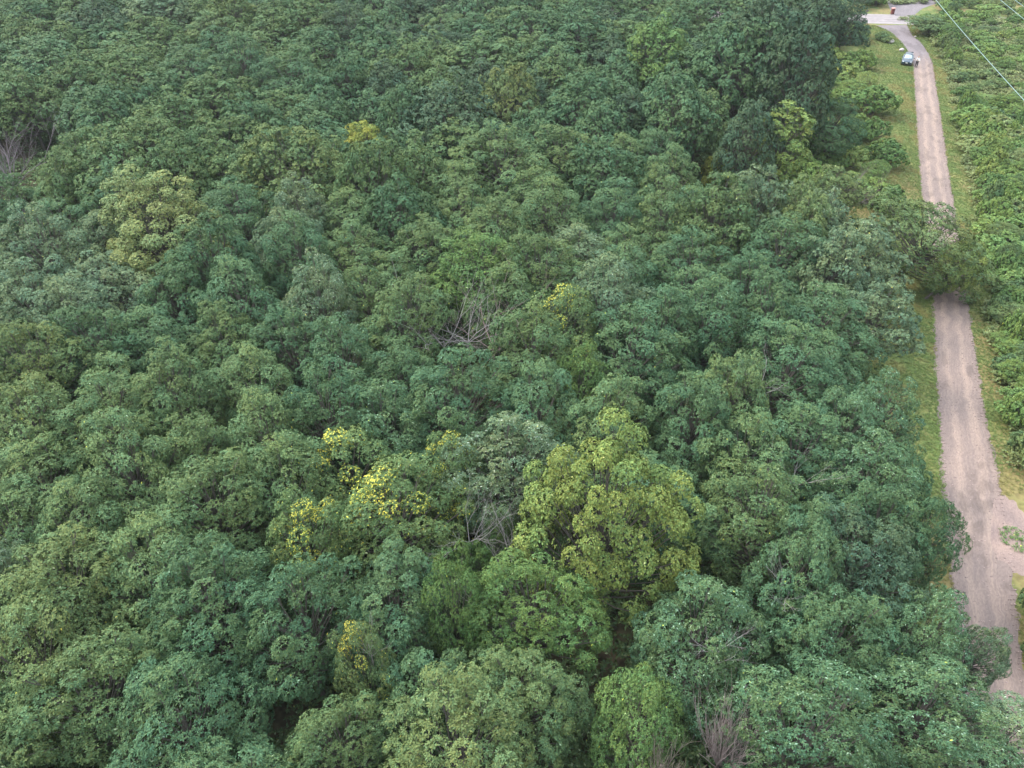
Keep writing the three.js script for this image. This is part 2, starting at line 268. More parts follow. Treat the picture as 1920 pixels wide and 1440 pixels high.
// grass blades on the verges: nobody could count them
{
  const r = rng(77), lv = new Leaves();
  for (let i = 0; i < 9; i++) { const a = r() * 6.28, d = V(Math.cos(a) * 0.7, 0.8 + r() * 0.5, Math.sin(a) * 0.7).normalize(); lv.leaf(V((r() - 0.5) * 0.16, 0, (r() - 0.5) * 0.16), d, V(-Math.sin(a), 0, Math.cos(a)), 0.12 + r() * 0.12, 0.035, 0.3, [1, 1, 1]); }
  const geo = lv.build(), N = 70000, im = new THREE.InstancedMesh(geo, new THREE.MeshStandardMaterial({ roughness: 0.9, side: THREE.DoubleSide }), N), M = new THREE.Matrix4(), c = new THREE.Color();
  const { a, b } = drive.userData; let n = 0, guard = 0;
  while (n < N && guard++ < N * 6) {
    const i = Math.floor(r() ** 0.8 * a.length), leftSide = r() < 0.68, e = (leftSide ? a : b)[i], o = (leftSide ? b : a)[i], out = e.clone().sub(o).setY(0).normalize(), k = r() ** 1.3 * (leftSide ? 9 : 4.5) - 0.12;
    const p = e.clone().addScaledVector(out, k).add(V((r() - 0.5) * 0.5, 0, (r() - 0.5) * 0.5));
    const [px, py] = pix(p); if (!leftSide && py > 930 && py < 1120) continue; if (py < 47) continue;
    if (driveDist(p.x, p.z) < -0.25) continue;
    const s = 0.55 + r() * 0.7; M.makeRotationY(r() * 6.28).scale(V(s, s * (0.6 + 0.5 * r()), s)).setPosition(p.x, 0.004, p.z); im.setMatrixAt(n, M);
    const dry = smooth(fbm(p.x * 0.5, p.z * 0.25, 61), 0.48, 0.68), q = 0.75 + 0.5 * r();
    c.setRGB(lerp(0.115, 0.21, dry) * q, lerp(0.175, 0.19, dry) * q, lerp(0.046, 0.065, dry) * q); im.setColorAt(n++, c);
  }
  im.count = n; im.name = 'verge_grass'; im.castShadow = im.receiveShadow = true; scene.add(im); tag(im, 'mown green grass along both sides of the gravel drive', 'grass', null, 'stuff');
  // loose stones on the drive
  const st = new THREE.IcosahedronGeometry(0.04, 0), ps = new THREE.InstancedMesh(st, std(0.27, 0.21, 0.2, 0.95), 9000);
  for (let i = 0; i < 9000; i++) { const j = Math.floor(r() * (a.length - 60)), t = r() < 0.4 ? (r() < 0.5 ? r() * 0.1 : 1 - r() * 0.1) : r(), p = a[j].clone().lerp(b[j], t), s = 0.4 + r() ** 3 * 1.5; M.makeRotationY(r() * 6).scale(V(s, s * 0.6, s)).setPosition(p.x, 0.035, p.z); ps.setMatrixAt(i, M); const g = 0.7 + 0.6 * r(); ps.setColorAt(i, c.setRGB(g, g, g)); }
  ps.name = 'loose_gravel'; ps.castShadow = ps.receiveShadow = true; scene.add(ps); tag(ps, 'loose pinkish stones scattered over the gravel drive', 'gravel', null, 'stuff');
}

// ───────── the wood ─────────
// [x, y, radius in pixels of the photograph, colour, kind, height, own label, short phrase that others can be told by]
const wood = [
  [1132, 950, 138, 'p', 'maple', 15, 'big pale yellow-green leafy tree standing out in the lower right centre', 'the big pale yellow-green tree'],
  [295, 405, 112, 'c', 'maple', 13, 'broad pale tree with cream-tipped leaf clusters in the upper left', 'the broad pale tree at left'],
  [680, 268, 50, 'Y', 'tuft', 9, 'small yellow-leaved tree among dark crowns left of the upper centre', 'the small yellow-leaved tree'],
  [1470, 250, 44, 'p', 'narrow', 12, 'narrow tall yellow-green tree against dark crowns near the upper right', 'the narrow yellow-green tree'],
  [1236, 92, 72, 'B', 'dome', 13, 'bright green round tree beside the tall dark crowns at the top', 'the bright round tree at the top'],
  [575, 1015, 88, 'y', 'yellowtip', 11, 'tree with bright yellow leaf tufts at its left side, lower left', 'the yellow-tufted tree'],
  [850, 890, 70, 'y', 'yellowtip', 10.5, 'tree with scattered small yellow tufts left of the big pale tree', 'the yellow-flecked tree'],
  [1095, 712, 52, 'B', 'tuft', 10, 'vivid lime-green small crown above the big pale yellow-green tree', 'the vivid lime-green crown'],
  [1768, 434, 118, 'o', 'round', 8.5, 'olive tree with wispy leaves hanging across the gravel drive', 'the tree overhanging the drive', -3.4],
  [680, 1245, 58, 'o', 'yellowtip', 10.5, 'olive tree with orange tinted top near the bottom', 'the orange-tinted tree'],
  [1195, 1345, 92, 'B', 'tuft', 10, 'bright green tree behind the bare brown bushes at the bottom edge', 'the bright tree behind the bare bushes'],
  [1440, 75, 88, 'd', 'dome', 17, 'tall dark green crown, left one of the pair at the upper right', 'the tall dark pair'],
  [1502, 125, 74, 'd', 'dome', 17, 'tall dark green crown, right one of the pair at the upper right'],
  [1392, 303, 30, 'o', 'narrow', 6, 'little pointed grey-green tree in the hollow left of the narrow yellow-green tree'],
  [1346, 308, 28, 'Y', 'shrub', 4.5, 'low golden-yellow young tree in the hollow below the dark crowns'],
  [950, 186, 46, 'c', 'dome', 12, 'small pale olive crown between dark domes in the upper centre', 'the small pale crown in the upper centre'],
  [850, 215, 98, 'd', 'dome', 13, 'broad dark dome just right of and above the yellow-leaved tree', 'the broad dark dome'],
  [30, 1090, 62, 'h', 'silver', 10, 'tree with long pale fern-like leaves at the lower left edge', 'the fern-leaved tree at the left edge'],
  [560, 395, 58, 'h', 'silver', 11, 'silvery crown right of the broad pale tree at left', 'the silvery crown'],
];
const more = `1605 415 60 h wispy 8|1655 415 58 o wispy 7.5|1545 405 60 h wispy 9|1818 480 50 t round 6.5 -2.6|1890 1400 60 h silver 6|1846 1220 46 h round 6 -1.6|1500 402 74 o wispy 9 0.001|1412 385 66 h wispy 9 0.001|1655 765 70 b silver 9 0.001|1685 895 66 b round 8 0.001|1725 1000 76 b round 8.5 0.001|1752 1085 86 b silver 9 0.001|1728 1195 96 b silver 9 0.001|1640 990 84 b tuft 10 0.001|1100 1175 74 B tuft 9 0.001|790 1310 100 b tuft 9 0.001|640 1390 100 g tuft 9 0.001|1588 34 40 d dome 9|1540 20 50 d dome 11|890 1062 42 B tuft 7|935 1005 34 B tuft 7.5|858 962 36 b tuft 8|905 1130 40 B tuft 7.5|60 30 64 b dome|180 45 72 d dome|300 25 74 h dome|240 105 78 g dome|90 115 82 b dome|400 60 62 g tuft|350 135 72 b tuft|455 110 60 b tuft|440 22 52 o dome|585 40 64 g dome|545 145 62 b tuft|650 40 52 d tuft|700 95 66 b dome|765 125 66 g dome|830 52 52 g tuft|900 112 84 g dome|1000 60 62 b dome|1090 70 72 b dome|1045 145 62 g dome|1090 195 78 b dome|1135 225 70 h dome|1160 140 60 b dome|1230 290 58 b tuft|780 325 72 g dome|940 300 92 g tuft|1060 292 72 g tuft|1165 300 52 g tuft|1255 335 62 g tuft|870 400 72 g tuft|1030 400 72 g tuft|745 410 72 b dome|930 440 50 g tuft|1150 412 62 b tuft|1240 405 64 g tuft
1360 190 92 d dome 14|1262 205 78 b dome 13|1390 120 72 b dome 15|1405 255 60 d dome 12|1562 225 52 b tuft 9|1340 400 80 g wispy|1420 382 72 h wispy|1500 405 72 o wispy|1565 350 50 o wispy 7|1620 470 88 h wispy 10|1695 465 72 h wispy 9|1560 500 80 h wispy|1470 470 78 b tuft|1385 485 72 b tuft|1300 500 78 b tuft|1220 520 72 b tuft|1130 560 78 h tuft|1330 600 82 b tuft|1240 615 72 b tuft|1440 590 72 b tuft|1540 600 72 b tuft|1640 590 62 h wispy 9|1060 608 56 y yellowtip|1000 650 70 g tuft|1185 660 62 b tuft|1275 700 72 d tuft|1370 745 82 g tuft|1480 685 72 b tuft|1565 720 82 b tuft|1660 750 62 b silver 9|1400 860 90 g tuft|1300 790 62 b tuft|1500 840 80 b tuft|1600 850 80 b silver|1685 890 56 h silver 8|1560 945 72 b tuft|1430 965 80 g tuft|1680 990 66 b silver 9|1500 1060 82 b tuft|1390 1065 72 g tuft|1600 1045 62 d tuft|1735 1080 80 b silver 9|1640 1140 72 b tuft|1310 1185 80 b silver|1460 1185 72 b tuft|1560 1200 72 b tuft|1700 1200 84 b silver 9|1335 1300 66 b tuft|1520 1375 82 b silver|1620 1330 82 b silver|1725 1335 88 b silver 9|1785 1430 60 h silver 8|1625 1430 70 b tuft
560 312 88 o dome|420 310 62 g dome|230 310 92 g dome|120 345 60 g tuft|560 475 72 b tuft|660 480 72 g tuft|400 482 82 b tuft|80 460 92 h tuft|190 540 92 h tuft|330 560 72 b tuft|450 560 64 b tuft|600 560 72 h silver|800 470 82 g tuft|905 505 64 B tuft|690 560 72 g tuft|760 600 82 g tuft|60 565 82 h tuft|60 680 72 o tuft|180 645 82 b tuft|285 640 62 b tuft|550 650 72 b tuft|425 640 62 g tuft|640 680 72 b silver|740 680 82 b tuft|855 745 82 b tuft|320 742 100 g tuft|480 720 72 g tuft|200 790 72 g tuft|60 785 72 o tuft|80 900 82 g tuft|240 870 82 g tuft|370 860 72 g tuft|500 820 72 g tuft|620 775 72 b tuft|722 800 72 b silver|830 835 66 b silver|540 905 82 g tuft|655 880 52 y yellowtip|400 950 72 g tuft|280 965 82 g tuft|150 985 82 g tuft|742 955 70 y yellowtip|955 870 54 h silver|665 975 55 y yellowtip|430 1035 62 g tuft|300 1065 74 g tuft|785 1010 60 y yellowtip|120 1105 82 o tuft|400 1130 64 b tuft|230 1165 82 g tuft|330 1250 82 b tuft|60 1235 82 o tuft|480 1165 72 b tuft|565 1150 72 b tuft|650 1085 74 b tuft|742 1135 82 b tuft|850 1120 60 B tuft|1000 1135 60 B tuft|1090 1140 74 B tuft|880 1190 62 b tuft|985 1235 54 B tuft|800 1260 72 b tuft|722 1335 82 o tuft|605 1330 74 b tuft|180 1300 74 g tuft|120 1395 74 o tuft|340 1345 82 b tuft|450 1405 74 b tuft|570 1415 74 b tuft|865 1400 74 o tuft|720 1430 64 b tuft|980 1310 72 g tuft|1085 1270 64 B tuft|1060 1385 74 g tuft|1275 1265 62 b tuft|1195 1245 56 g tuft|960 1425 62 B tuft|215 1410 70 g tuft|35 1340 60 o tuft|20 990 50 g tuft|470 230 60 b dome|330 225 70 g dome|200 215 70 b dome|610 215 60 b dome|650 150 55 b dome|760 220 50 b dome|700 340 50 g dome|1010 510 55 g tuft|950 560 55 g tuft|1170 480 60 g tuft|1080 480 60 h tuft|940 760 50 b tuft|1010 760 55 b tuft|1200 780 60 b tuft|1130 790 50 g tuft`;
for (const row of more.split(/[|\n]/)) { const [x, y, q, c, k, h, lean] = row.split(' '); wood.push([+x, +y, +q, c, k, h ? +h : 0, undefined, undefined, lean ? +lean : 0]); }

const rw = rng(2024), trees = [];
for (const [x, y, q, c, k, h0, label, phrase, lean = 0] of wood) {
  const H = h0 || 9.2 + rw() * 3.0, mid = at(x, y, H * 0.72), R0 = q * depthOf(mid) / FOC * 1.06, R = label || lean || k === 'narrow' || c === 'B' && y > 950 && y < 1140 && x < 940 ? R0 : Math.max(R0, 3.1 + rw() * 0.9);
  if (!label && !lean && trees.some((t) => Math.hypot(t.p.x - mid.x, t.p.z - mid.z) < (t.R + R) * 0.5)) continue;
  trees.push({ p: V(mid.x + lean, 0, mid.z), R, H, c, k, label, phrase, x, y, q, lean });
}
// gaps that the photograph shows open: [x, y, radius]
const gaps = [[490, 1335, 42], [1405, 1300, 52], [880, 605, 85], [905, 1010, 45], [940, 1160, 45], [1330, 1400, 80], [1230, 1420, 60], [30, 280, 48], [1245, 1170, 35], [1010, 820, 25], [1500, 300, 60], [1390, 320, 70], [1325, 860, 25], [1585, 382, 40]];
// right-hand limit of the canopy in the photograph: [y, x]
const limit = [[-200, 1640], [0, 1590], [60, 1560], [120, 1540], [300, 1540], [400, 1640], [470, 1700], [560, 1700], [620, 1690], [690, 1665], [740, 1705], [850, 1690], [900, 1730], [960, 1735], [1050, 1800], [1130, 1805], [1200, 1810], [1280, 1800], [1440, 1830], [2200, 1850]];
const limitAt = (y) => { for (let i = 1; i < limit.length; i++) if (y <= limit[i][0]) return lerp(limit[i - 1][1], limit[i][1], (y - limit[i - 1][0]) / (limit[i][0] - limit[i - 1][0])); return 1850; };
{
  const pick = (r, a) => a[Math.floor(r() * a.length)], hand = trees.length;
  for (let i = 0; i < 26000; i++) {
    const z = -lerp(4, 168, rw()), half = 20 + -z * 0.82, x = (rw() * 2 - 1) * half, H = 8.4 + rw() * 2.2, R = 3.2 + rw() * 1.0 + clamp((-z - 60) / 60, 0, 1) * 1.6, p = V(x, H * 0.72, z), d = depthOf(p);
    if (d < 12) continue;
    const [px, py] = pix(p), q = R * FOC / d;
    if (px < -260 || px > limitAt(py) - q * 0.9 || py > 1660 || py < -130) continue;
    if (gaps.some(([gx, gy, gr]) => Math.hypot(px - gx, py - gy) < gr + q * 0.7)) continue;
    if (trees.some((t, n) => Math.hypot(t.p.x - x, t.p.z - z) < (t.R + R) * (n < hand ? 0.6 : 0.68))) continue;
    const left = px < 620;
    trees.push({ p: V(x, 0, z), R, H, c: pick(rw, left ? (py < 620 && py > 380 ? ['h', 'b'] : ['g', 'g', 'b']) : py < 250 ? ['b', 'd', 'b', 'g'] : px > 1250 ? ['b', 'b', 'd'] : ['b', 'g', 'b']), k: py < 330 ? 'dome' : px > 1500 && py > 700 ? 'silver' : 'tuft', x: px, y: py, q });
  }
  console.log('trees', trees.length, 'hand', hand);
}
// every tree that has no label of its own is told by its place next to one that can be found
const marks = trees.filter((t) => t.phrase).map((t) => ({ x: t.x, y: t.y, phrase: t.phrase }));
marks.push({ x: 880, y: 600, phrase: 'the grey dead branches in the middle' }, { x: 905, y: 1010, phrase: 'the bare tangle left of the big pale tree' }, { x: 25, y: 290, phrase: 'the bare grey tree at the left edge' }, { x: 1360, y: 1390, phrase: 'the bare bush at the bottom edge' }, { x: 1585, y: 380, phrase: 'the purplish bare shrub' }, { x: 1405, y: 1300, phrase: 'the dark gap near the lower right' }, { x: 490, y: 1335, phrase: 'the dark gap near the lower left' });
const way = (dx, dy) => ['right of', 'below right of', 'below', 'below left of', 'left of', 'above left of', 'above', 'above right of'][Math.round(Math.atan2(dy, dx) / (Math.PI / 4) + 8) % 8];
const ORD = ['first', 'second', 'third', 'fourth', 'fifth', 'sixth', 'seventh', 'eighth', 'ninth', 'tenth', 'eleventh', 'twelfth', 'thirteenth', 'fourteenth', 'fifteenth', 'sixteenth'];
function place(list, noun, anchors) {
  const cells = {};
  for (const t of list) if (!t.label) {
    let best = null, bd = 1e9; for (const m of anchors) { const d = Math.hypot(m.x - t.x, m.y - t.y); if (d < bd) { bd = d; best = m; } }
    (cells[way(t.x - best.x, t.y - best.y) + '|' + best.phrase + '|' + t.c] ??= []).push([bd, t]);
  }
  for (const key in cells) {
    const [w, phrase, c] = key.split('|');
    cells[key].sort((a, b) => a[0] - b[0]).forEach(([, t], i) => { const out = t.x < -t.q || t.y > 1440 + t.q || t.y < -t.q; t.label = `${i ? ORD[Math.min(i, 15)] + ' ' : 'nearest '}${greens[c][1]} ${noun} ${w} ${phrase}`; if (out) t.out = true; });
  }
}
place(trees, 'tree', marks);
const treeGroup = 'broadleaf trees of the closed wood';
trees.forEach((t, i) => {
  const kinds = K[t.k], kind = kinds[(i % 3 + t.c.charCodeAt(0)) % kinds.length], o = plant(kind, t.c, t.k === 'narrow' ? 'narrow_tree' : t.k === 'shrub' ? 'young_tree' : 'broadleaf_tree', t.p, t.R, t.H, (i * 2.399) % 6.2832);
  if (t.lean) { o.rotation.order = 'ZYX'; o.rotation.z = -Math.atan(-t.lean / (t.H * 0.72)); }  // grows out over the drive
  tag(o, t.label, 'tree', treeGroup);
});

{ // undergrowth on the floor of the wood
  const r = rng(505), lv = new Leaves(), tone = leafTone(0.3, 0.02, 0.005);
  for (let i = 0; i < 46; i++) lv.tuft(r, V((r() - 0.5) * 2.2, 0.2 + r() * 1.1, (r() - 0.5) * 2.2), V(r() - 0.5, 1.3, r() - 0.5).normalize(), 6, 0.26, 0.11, 0.25, tone);
  const im = new THREE.InstancedMesh(lv.build(), leafMat.g, 5200), M = new THREE.Matrix4(), c = new THREE.Color(); let n = 0;
  for (let i = 0; i < 40000 && n < 5200; i++) {
    const z = -lerp(6, 150, r()), x = (r() * 2 - 1) * (18 - z * 0.8), [px, py] = pix(V(x, 0.5, z));
    if (px < -100 || py > 1700 || py < 30 || px > limitAt(py) - 55) continue;
    const s = 0.6 + r() * 0.8; M.makeRotationY(r() * 6.28).scale(V(s, s * (0.6 + r() * 0.6), s)).setPosition(x, 0, z); im.setMatrixAt(n, M); const q = 0.7 + 0.5 * r(); im.setColorAt(n++, c.setRGB(q, q, q));
  }
  im.count = n; im.name = 'undergrowth'; im.castShadow = im.receiveShadow = true; scene.add(im); tag(im, 'low green undergrowth on the shaded floor of the wood', 'undergrowth', null, 'stuff');
}
// ───────── dead wood in the gaps ─────────
function bare(name, label, seed, x, y, base, count, len, rad, lean, mat, level = 3, spread = 0.65, category = 'dead tree') {
  rad *= 0.5;
  const r = rng(seed), p = at(x, y, base), o = thing(name, label, category, [p.x, 0, p.z]), stem = [], tops = [];
  stem.push(limb([V(0, -0.2, 0), V(0.1, base * 0.5, 0), V(0, base, 0)], [rad * 1.5, rad * 1.25, rad], 7));
  for (let i = 0; i < count; i++) { const a = i / count * 6.28 + r(), g = []; branching(r, V(0, base * (0.85 + 0.15 * r()), 0), V(Math.cos(a) * lean, 1, Math.sin(a) * lean), len * (0.7 + 0.5 * r()), rad * 0.6, level, g, spread); tops.push(mergeGeometries(g)); }
  part('trunk', mergeGeometries(stem), mat, o);
  for (const g of tops) part('branch', g, mat, o);
  return o;
}
bare('dead_tree', 'grey dead tree with fanned pale branches, left one in the middle clearing', 401, 832, 640, 6, 6, 3.4, 0.12, 1.3, deadWood, 2, 0.9);
bare('dead_tree', 'grey dead tree with thin upright branches, middle one in the clearing', 402, 878, 640, 5.8, 6, 3.2, 0.11, 1.2, deadWood, 2, 0.9);
bare('dead_tree', 'grey and reddish dead tree, right one in the middle clearing', 403, 925, 650, 5.6, 7, 3.6, 0.12, 1.2, redWood, 2, 0.9);
bare('dead_tree', 'pale tangled bare branches just left of the big pale tree', 404, 880, 1015, 6.5, 7, 2.4, 0.07, 1.1, deadWood);
bare('dead_tree', 'thin bare branches beside the lower left of the big pale tree', 405, 965, 1065, 6, 4, 2.2, 0.08, 1.1, deadWood);
bare('dead_tree', 'pale bare twigs in the dark gap below the tangle', 406, 940, 1165, 6.5, 5, 1.9, 0.07, 1.2, deadWood);
bare('dead_tree', 'bare grey tree with dense fine twigs at the left edge', 407, 22, 345, 5, 10, 4.6, 0.2, 1.3, std(0.19, 0.165, 0.19, 0.9), 4);
bare('dead_tree', 'small pale dead top sticking out above the orange-tinted tree', 408, 690, 1200, 9.2, 4, 1.3, 0.06, 0.8, deadWood, 2);
bare('dead_tree', 'pale forked dead branches low in the right part of the wood', 409, 1490, 900, 7.5, 4, 2.2, 0.07, 1.2, deadWood, 2);
bare('dead_tree', 'small pale dead twig fork in the right part of the wood', 410, 1425, 722, 8, 4, 1.8, 0.07, 1.2, deadWood, 2);
bare('dead_tree', 'pale bare fork right of the big pale tree', 413, 1345, 1215, 9.2, 4, 1.4, 0.05, 1.2, deadWood, 2);
bare('dead_tree', 'curved dead branches reaching over the dark gap lower right', 414, 1400, 1285, 7, 3, 1.8, 0.06, 1.3, deadWood, 2);
bare('dead_tree', 'dead branches standing among crowns at the right, below centre', 415, 1480, 1110, 8.6, 4, 1.8, 0.06, 1.2, deadWood, 2);
bare('purple_shrub', 'purplish bare shrub at the wood edge above the overhanging tree', 416, 1588, 388, 2.5, 10, 2.8, 0.09, 0.9, std(0.20, 0.14, 0.18, 0.9), 3, 0.7, 'shrub');
function broom(label, seed, x, y, base, n, len, spread, mat) {
  const r = rng(seed), p = at(x, y, base), o = thing('bare_bush', label, 'bush', [p.x, 0, p.z]);
  part('trunk', limb([V(0, -0.2, 0), V(0.05, base * 0.5, 0.05), V(0, base, 0)], [0.14, 0.11, 0.08], 7), mat, o);
  for (let i = 0; i < n; i++) { const a = r() * 6.28, q = Math.sqrt(r()) * spread, g = []; branching(r, V(Math.cos(a) * q * 0.25, base * 0.75, Math.sin(a) * q * 0.25), V(Math.cos(a) * q, 1.1, Math.sin(a) * q), len * (0.7 + 0.5 * r()), 0.026, 2, g, 0.3, 0.35); part('stem', mergeGeometries(g), mat, o); }
}
broom('dense bare pinkish bush of upright stems at the bottom edge', 421, 1362, 1400, 7, 46, 2.4, 0.62, std(0.27, 0.225, 0.225, 0.9));
broom('bare brownish bush of thin stems left of the denser pinkish one', 422, 1240, 1435, 7, 34, 1.9, 0.75, std(0.26, 0.225, 0.195, 0.9));

// ───────── shrubs beside the drive ─────────
const shrubs = [];
{
  const r = rng(99), S = (x, y, q, c, H, label) => { const p = at(x, y, H * 0.6); shrubs.push({ p: V(p.x, 0, p.z), R: q * depthOf(p) / FOC, H, c, label, x, y, q }); };
  S(1640, 185, 40, 'B', 4, 'green shrub on the grass left of the drive, above the lone bush'); S(1665, 285, 36, 'B', 3.2, 'lone green bush on the grass left of the straight drive');
  S(1655, 66, 14, 'g', 1.4, 'small dark bush beside the larger grey boulder'); S(1665, 74, 9, 'o', 1.0, 'low tuft bush touching the larger grey boulder');
  S(1745, 45, 40, 'g', 3.6, 'dark green bush in the inner corner of the concrete road and drive');
for (const [x, y, q, c] of [[1570, 70, 30, 's'], [1605, 60, 26, 's'], [1580, 130, 34, 't'], [1612, 110, 26, 's'], [1565, 185, 30, 's'], [1600, 165, 34, 's'], [1600, 235, 34, 's'], [1640, 240, 26, 'B'], [1590, 290, 34, 't'], [1640, 320, 30, 's'], [1560, 290, 30, 'B'], [1600, 345, 36, 's'], [1650, 360, 36, 's'], [1530, 330, 30, 's'], [1440, 345, 34, 't'], [1480, 330, 30, 's'], [1530, 60, 34, 'B'], [1690, 395, 34, 's'], [1612, -2, 26, 'd'], [1646, -6, 22, 'B'], [1510, 312, 30, 's'], [1455, 322, 28, 's'], [1412, 335, 30, 't'], [1545, 245, 26, 's'], [1435, 300, 24, 's'], [1520, 270, 24, 'B'], [1590, 55, 24, 'B'], [1625, 150, 24, 't'], [1550, 100, 30, 't'], [1545, 150, 30, 's'], [1962, 1130, 40, 'g'], [1972, 1215, 44, 'g'], [1672, 372, 30, 'B']]) S(x, y, q, c, 3);
  for (let i = 0; i < 22000; i++) {
    const z = -lerp(30, 205, r()), x = lerp(10, 150, r()), dd = driveDist(x, z), H = 1.7 + r() * 1.8, p = V(x, H * 0.6, z), [px, py] = pix(p), d = depthOf(p), R = 1.1 + r() ** 1.5 * 1.9;
    if (px > 1990 || py < -60 || driveSide(x, z) < 0 || dd < R * 0.8 + (py > 560 ? 0.8 : py > 460 ? 1.2 : py > 330 ? 2.0 : 1.4)) continue;
    if (py > 895 && py < 1090 && px > 1850) continue;
    const con = at(1660, 20); if (z < con.z + 6 && z > con.z - 12 && px < 1760) continue;
    if (z < con.z + 7 && z > con.z - 5 && r() < 0.7) continue;
    if (py < 34 && px > 1650 && px < 1775) continue;
    const meadow = py < 190 && px > 1790;
    if (shrubs.some((s) => Math.hypot(s.p.x - x, s.p.z - z) < (s.R + R) * (meadow ? 1.15 : 0.48))) continue;
    shrubs.push({ p: V(x, 0, z), R, H: meadow ? H * 0.6 : H, c: ['s', 'B', 'g', 's', 'o', 's', 'B', 's', 't', 'c'][Math.floor(r() * (py > 330 ? 7 : 10))], x: px, y: py, q: R * FOC / d });
  }
  const bands = [[-1e9, 'at the top edge'], [14, 'level with the concrete road'], [44, 'level with the asphalt apron'], [66, 'level with the grey boulders'], [92, 'level with the parked car'], [150, 'level with the shrub on the grass'], [235, 'level with the lone bush'], [330, 'just past the overhanging tree'], [400, 'level with the overhanging tree'], [480, 'just this side of the overhanging tree'], [570, 'level with the brown grass patch'], [690, 'level with the widest green verge'], [840, 'just above the side drive mouth'], [1000, 'below the side drive mouth']], rows = {};
  for (const s of shrubs) if (!s.label) { const side = driveSide(s.p.x, s.p.z) < 0 ? 'left' : 'right', b = bands.filter(([y]) => s.y >= y).pop()[1]; (rows[`${greens[s.c][1]} shrub from the drive, ${side} side, ${b}`] ??= []).push(s); }
  for (const k in rows) rows[k].sort((a, b) => Math.abs(driveSide(a.p.x, a.p.z)) - Math.abs(driveSide(b.p.x, b.p.z))).forEach((s, i) => { const [head, ...tail] = k.split(' shrub from the drive'); s.label = i < 12 ? `${ORD[i]} ${k}` : `${ORD[i % 12]} ${head} shrub, ${i < 24 ? 'outer' : i < 36 ? 'far' : 'outermost'} row${tail.join('')}`; });
  shrubs.forEach((s, i) => tag(plant(i % 6 === 4 ? K.wispy[0] : i % 9 === 5 ? K.round[1] : K.shrub[i % 3], s.c, 'shrub', s.p, s.R, s.H, (i * 2.399) % 6.28), s.label, 'shrub', 'shrubs beside the gravel drive'));
  console.log('shrubs', shrubs.length);
  // low rank growth between the shrubs
  const lv = new Leaves(), tone = leafTone(0.35, 0.03, 0.02);
  for (let i = 0; i < 26; i++) lv.tuft(r, V((r() - 0.5) * 1.3, 0.15 + r() * 0.5, (r() - 0.5) * 1.3), V(r() - 0.5, 1.3, r() - 0.5).normalize(), 8, 0.26, 0.1, 0.3, tone);
  const geo = lv.build(), N = 5200, im = new THREE.InstancedMesh(geo, new THREE.MeshPhysicalMaterial({ vertexColors: true, roughness: 0.6, side: THREE.DoubleSide }), N), M = new THREE.Matrix4(), c = new THREE.Color(); let n = 0;
  for (let i = 0; i < 60000 && n < N; i++) {
    const z = -lerp(30, 215, r()), x = lerp(10, 170, r()), [px, py] = pix(V(x, 0, z)), dd = driveDist(x, z), con = at(1660, 20);
    if (px > 2100 || py < -80 || driveSide(x, z) < 0 || dd < (py > 560 ? 1.2 : py > 330 ? 2.0 : 1.6) || (py > 880 && py < 1120)) continue;
    if (z < con.z + 6.5 && z > con.z - 5) continue;
    const s = 0.6 + r() * 0.7; M.makeRotationY(r() * 6.28).scale(V(s, s * (0.6 + r() * 0.7), s)).setPosition(x, 0.004, z); im.setMatrixAt(n, M);
    const q = 0.75 + 0.5 * r(), y = fbm(x * 0.15, z * 0.15, 71); im.setColorAt(n++, c.setRGB(lerp(0.115, 0.20, y) * q, lerp(0.18, 0.24, y) * q, lerp(0.065, 0.085, y) * q));
  }
  im.count = n; im.name = 'rank_weeds'; im.castShadow = im.receiveShadow = true; scene.add(im); tag(im, 'low light green weeds filling the ground between shrubs right of the drive', 'weeds', null, 'stuff');
  const wp = at(1902, 1012), weed = thing('weed_patch', 'small green weed patch in the mouth of the side drive', 'weeds', [wp.x, 0, wp.z]), wl = new Leaves();
  for (let i = 0; i < 120; i++) { const a = r() * 6.28, k = Math.sqrt(r()); wl.tuft(r, V(Math.cos(a) * k * 0.95, 0.04 + r() * 0.15, Math.sin(a) * k * 1.2), V(r() - 0.5, 1.2, r() - 0.5).normalize(), 6, 0.16, 0.05, 0.3, tone); }
  part('leaves', wl.build(), leafMat.B, weed);
}

// ───────── boulders ─────────
function boulder(label, x, y, s, seed) {
  const r = rng(seed), g = new THREE.IcosahedronGeometry(1, 4), p = g.attributes.position, cuts = [...Array(9)].map(() => [V(r() - 0.5, r() - 0.3, r() - 0.5).normalize(), 0.62 + r() * 0.3]), v = V();
  for (let i = 0; i < p.count; i++) { v.fromBufferAttribute(p, i); for (const [n, d] of cuts) { const e = v.dot(n) - d; if (e > 0) v.addScaledVector(n, -e * 0.92); } v.multiplyScalar(1 + 0.04 * (noise(v.x * 5 + 9, v.y * 5 + v.z * 5 + 9, seed) - 0.5)); p.setXYZ(i, v.x * s, (v.y * 0.75 + 0.5) * s, v.z * s * 0.9); }
  g.computeVertexNormals(); const q = at(x, y), o = part('boulder', g, std(0.42, 0.39, 0.40, 0.9), scene); o.position.set(q.x, 0, q.z); o.rotation.y = r() * 6; tag(o, label, 'boulder', 'boulders at the bend of the drive');
}
boulder('larger grey boulder on the grass at the bend of the drive', 1670, 81, 0.62, 5);
boulder('smaller pale boulder behind the parked car', 1690, 96, 0.45, 6);
boulder('small pale stone on the grass right of the asphalt bend', 1716, 70, 0.24, 7);

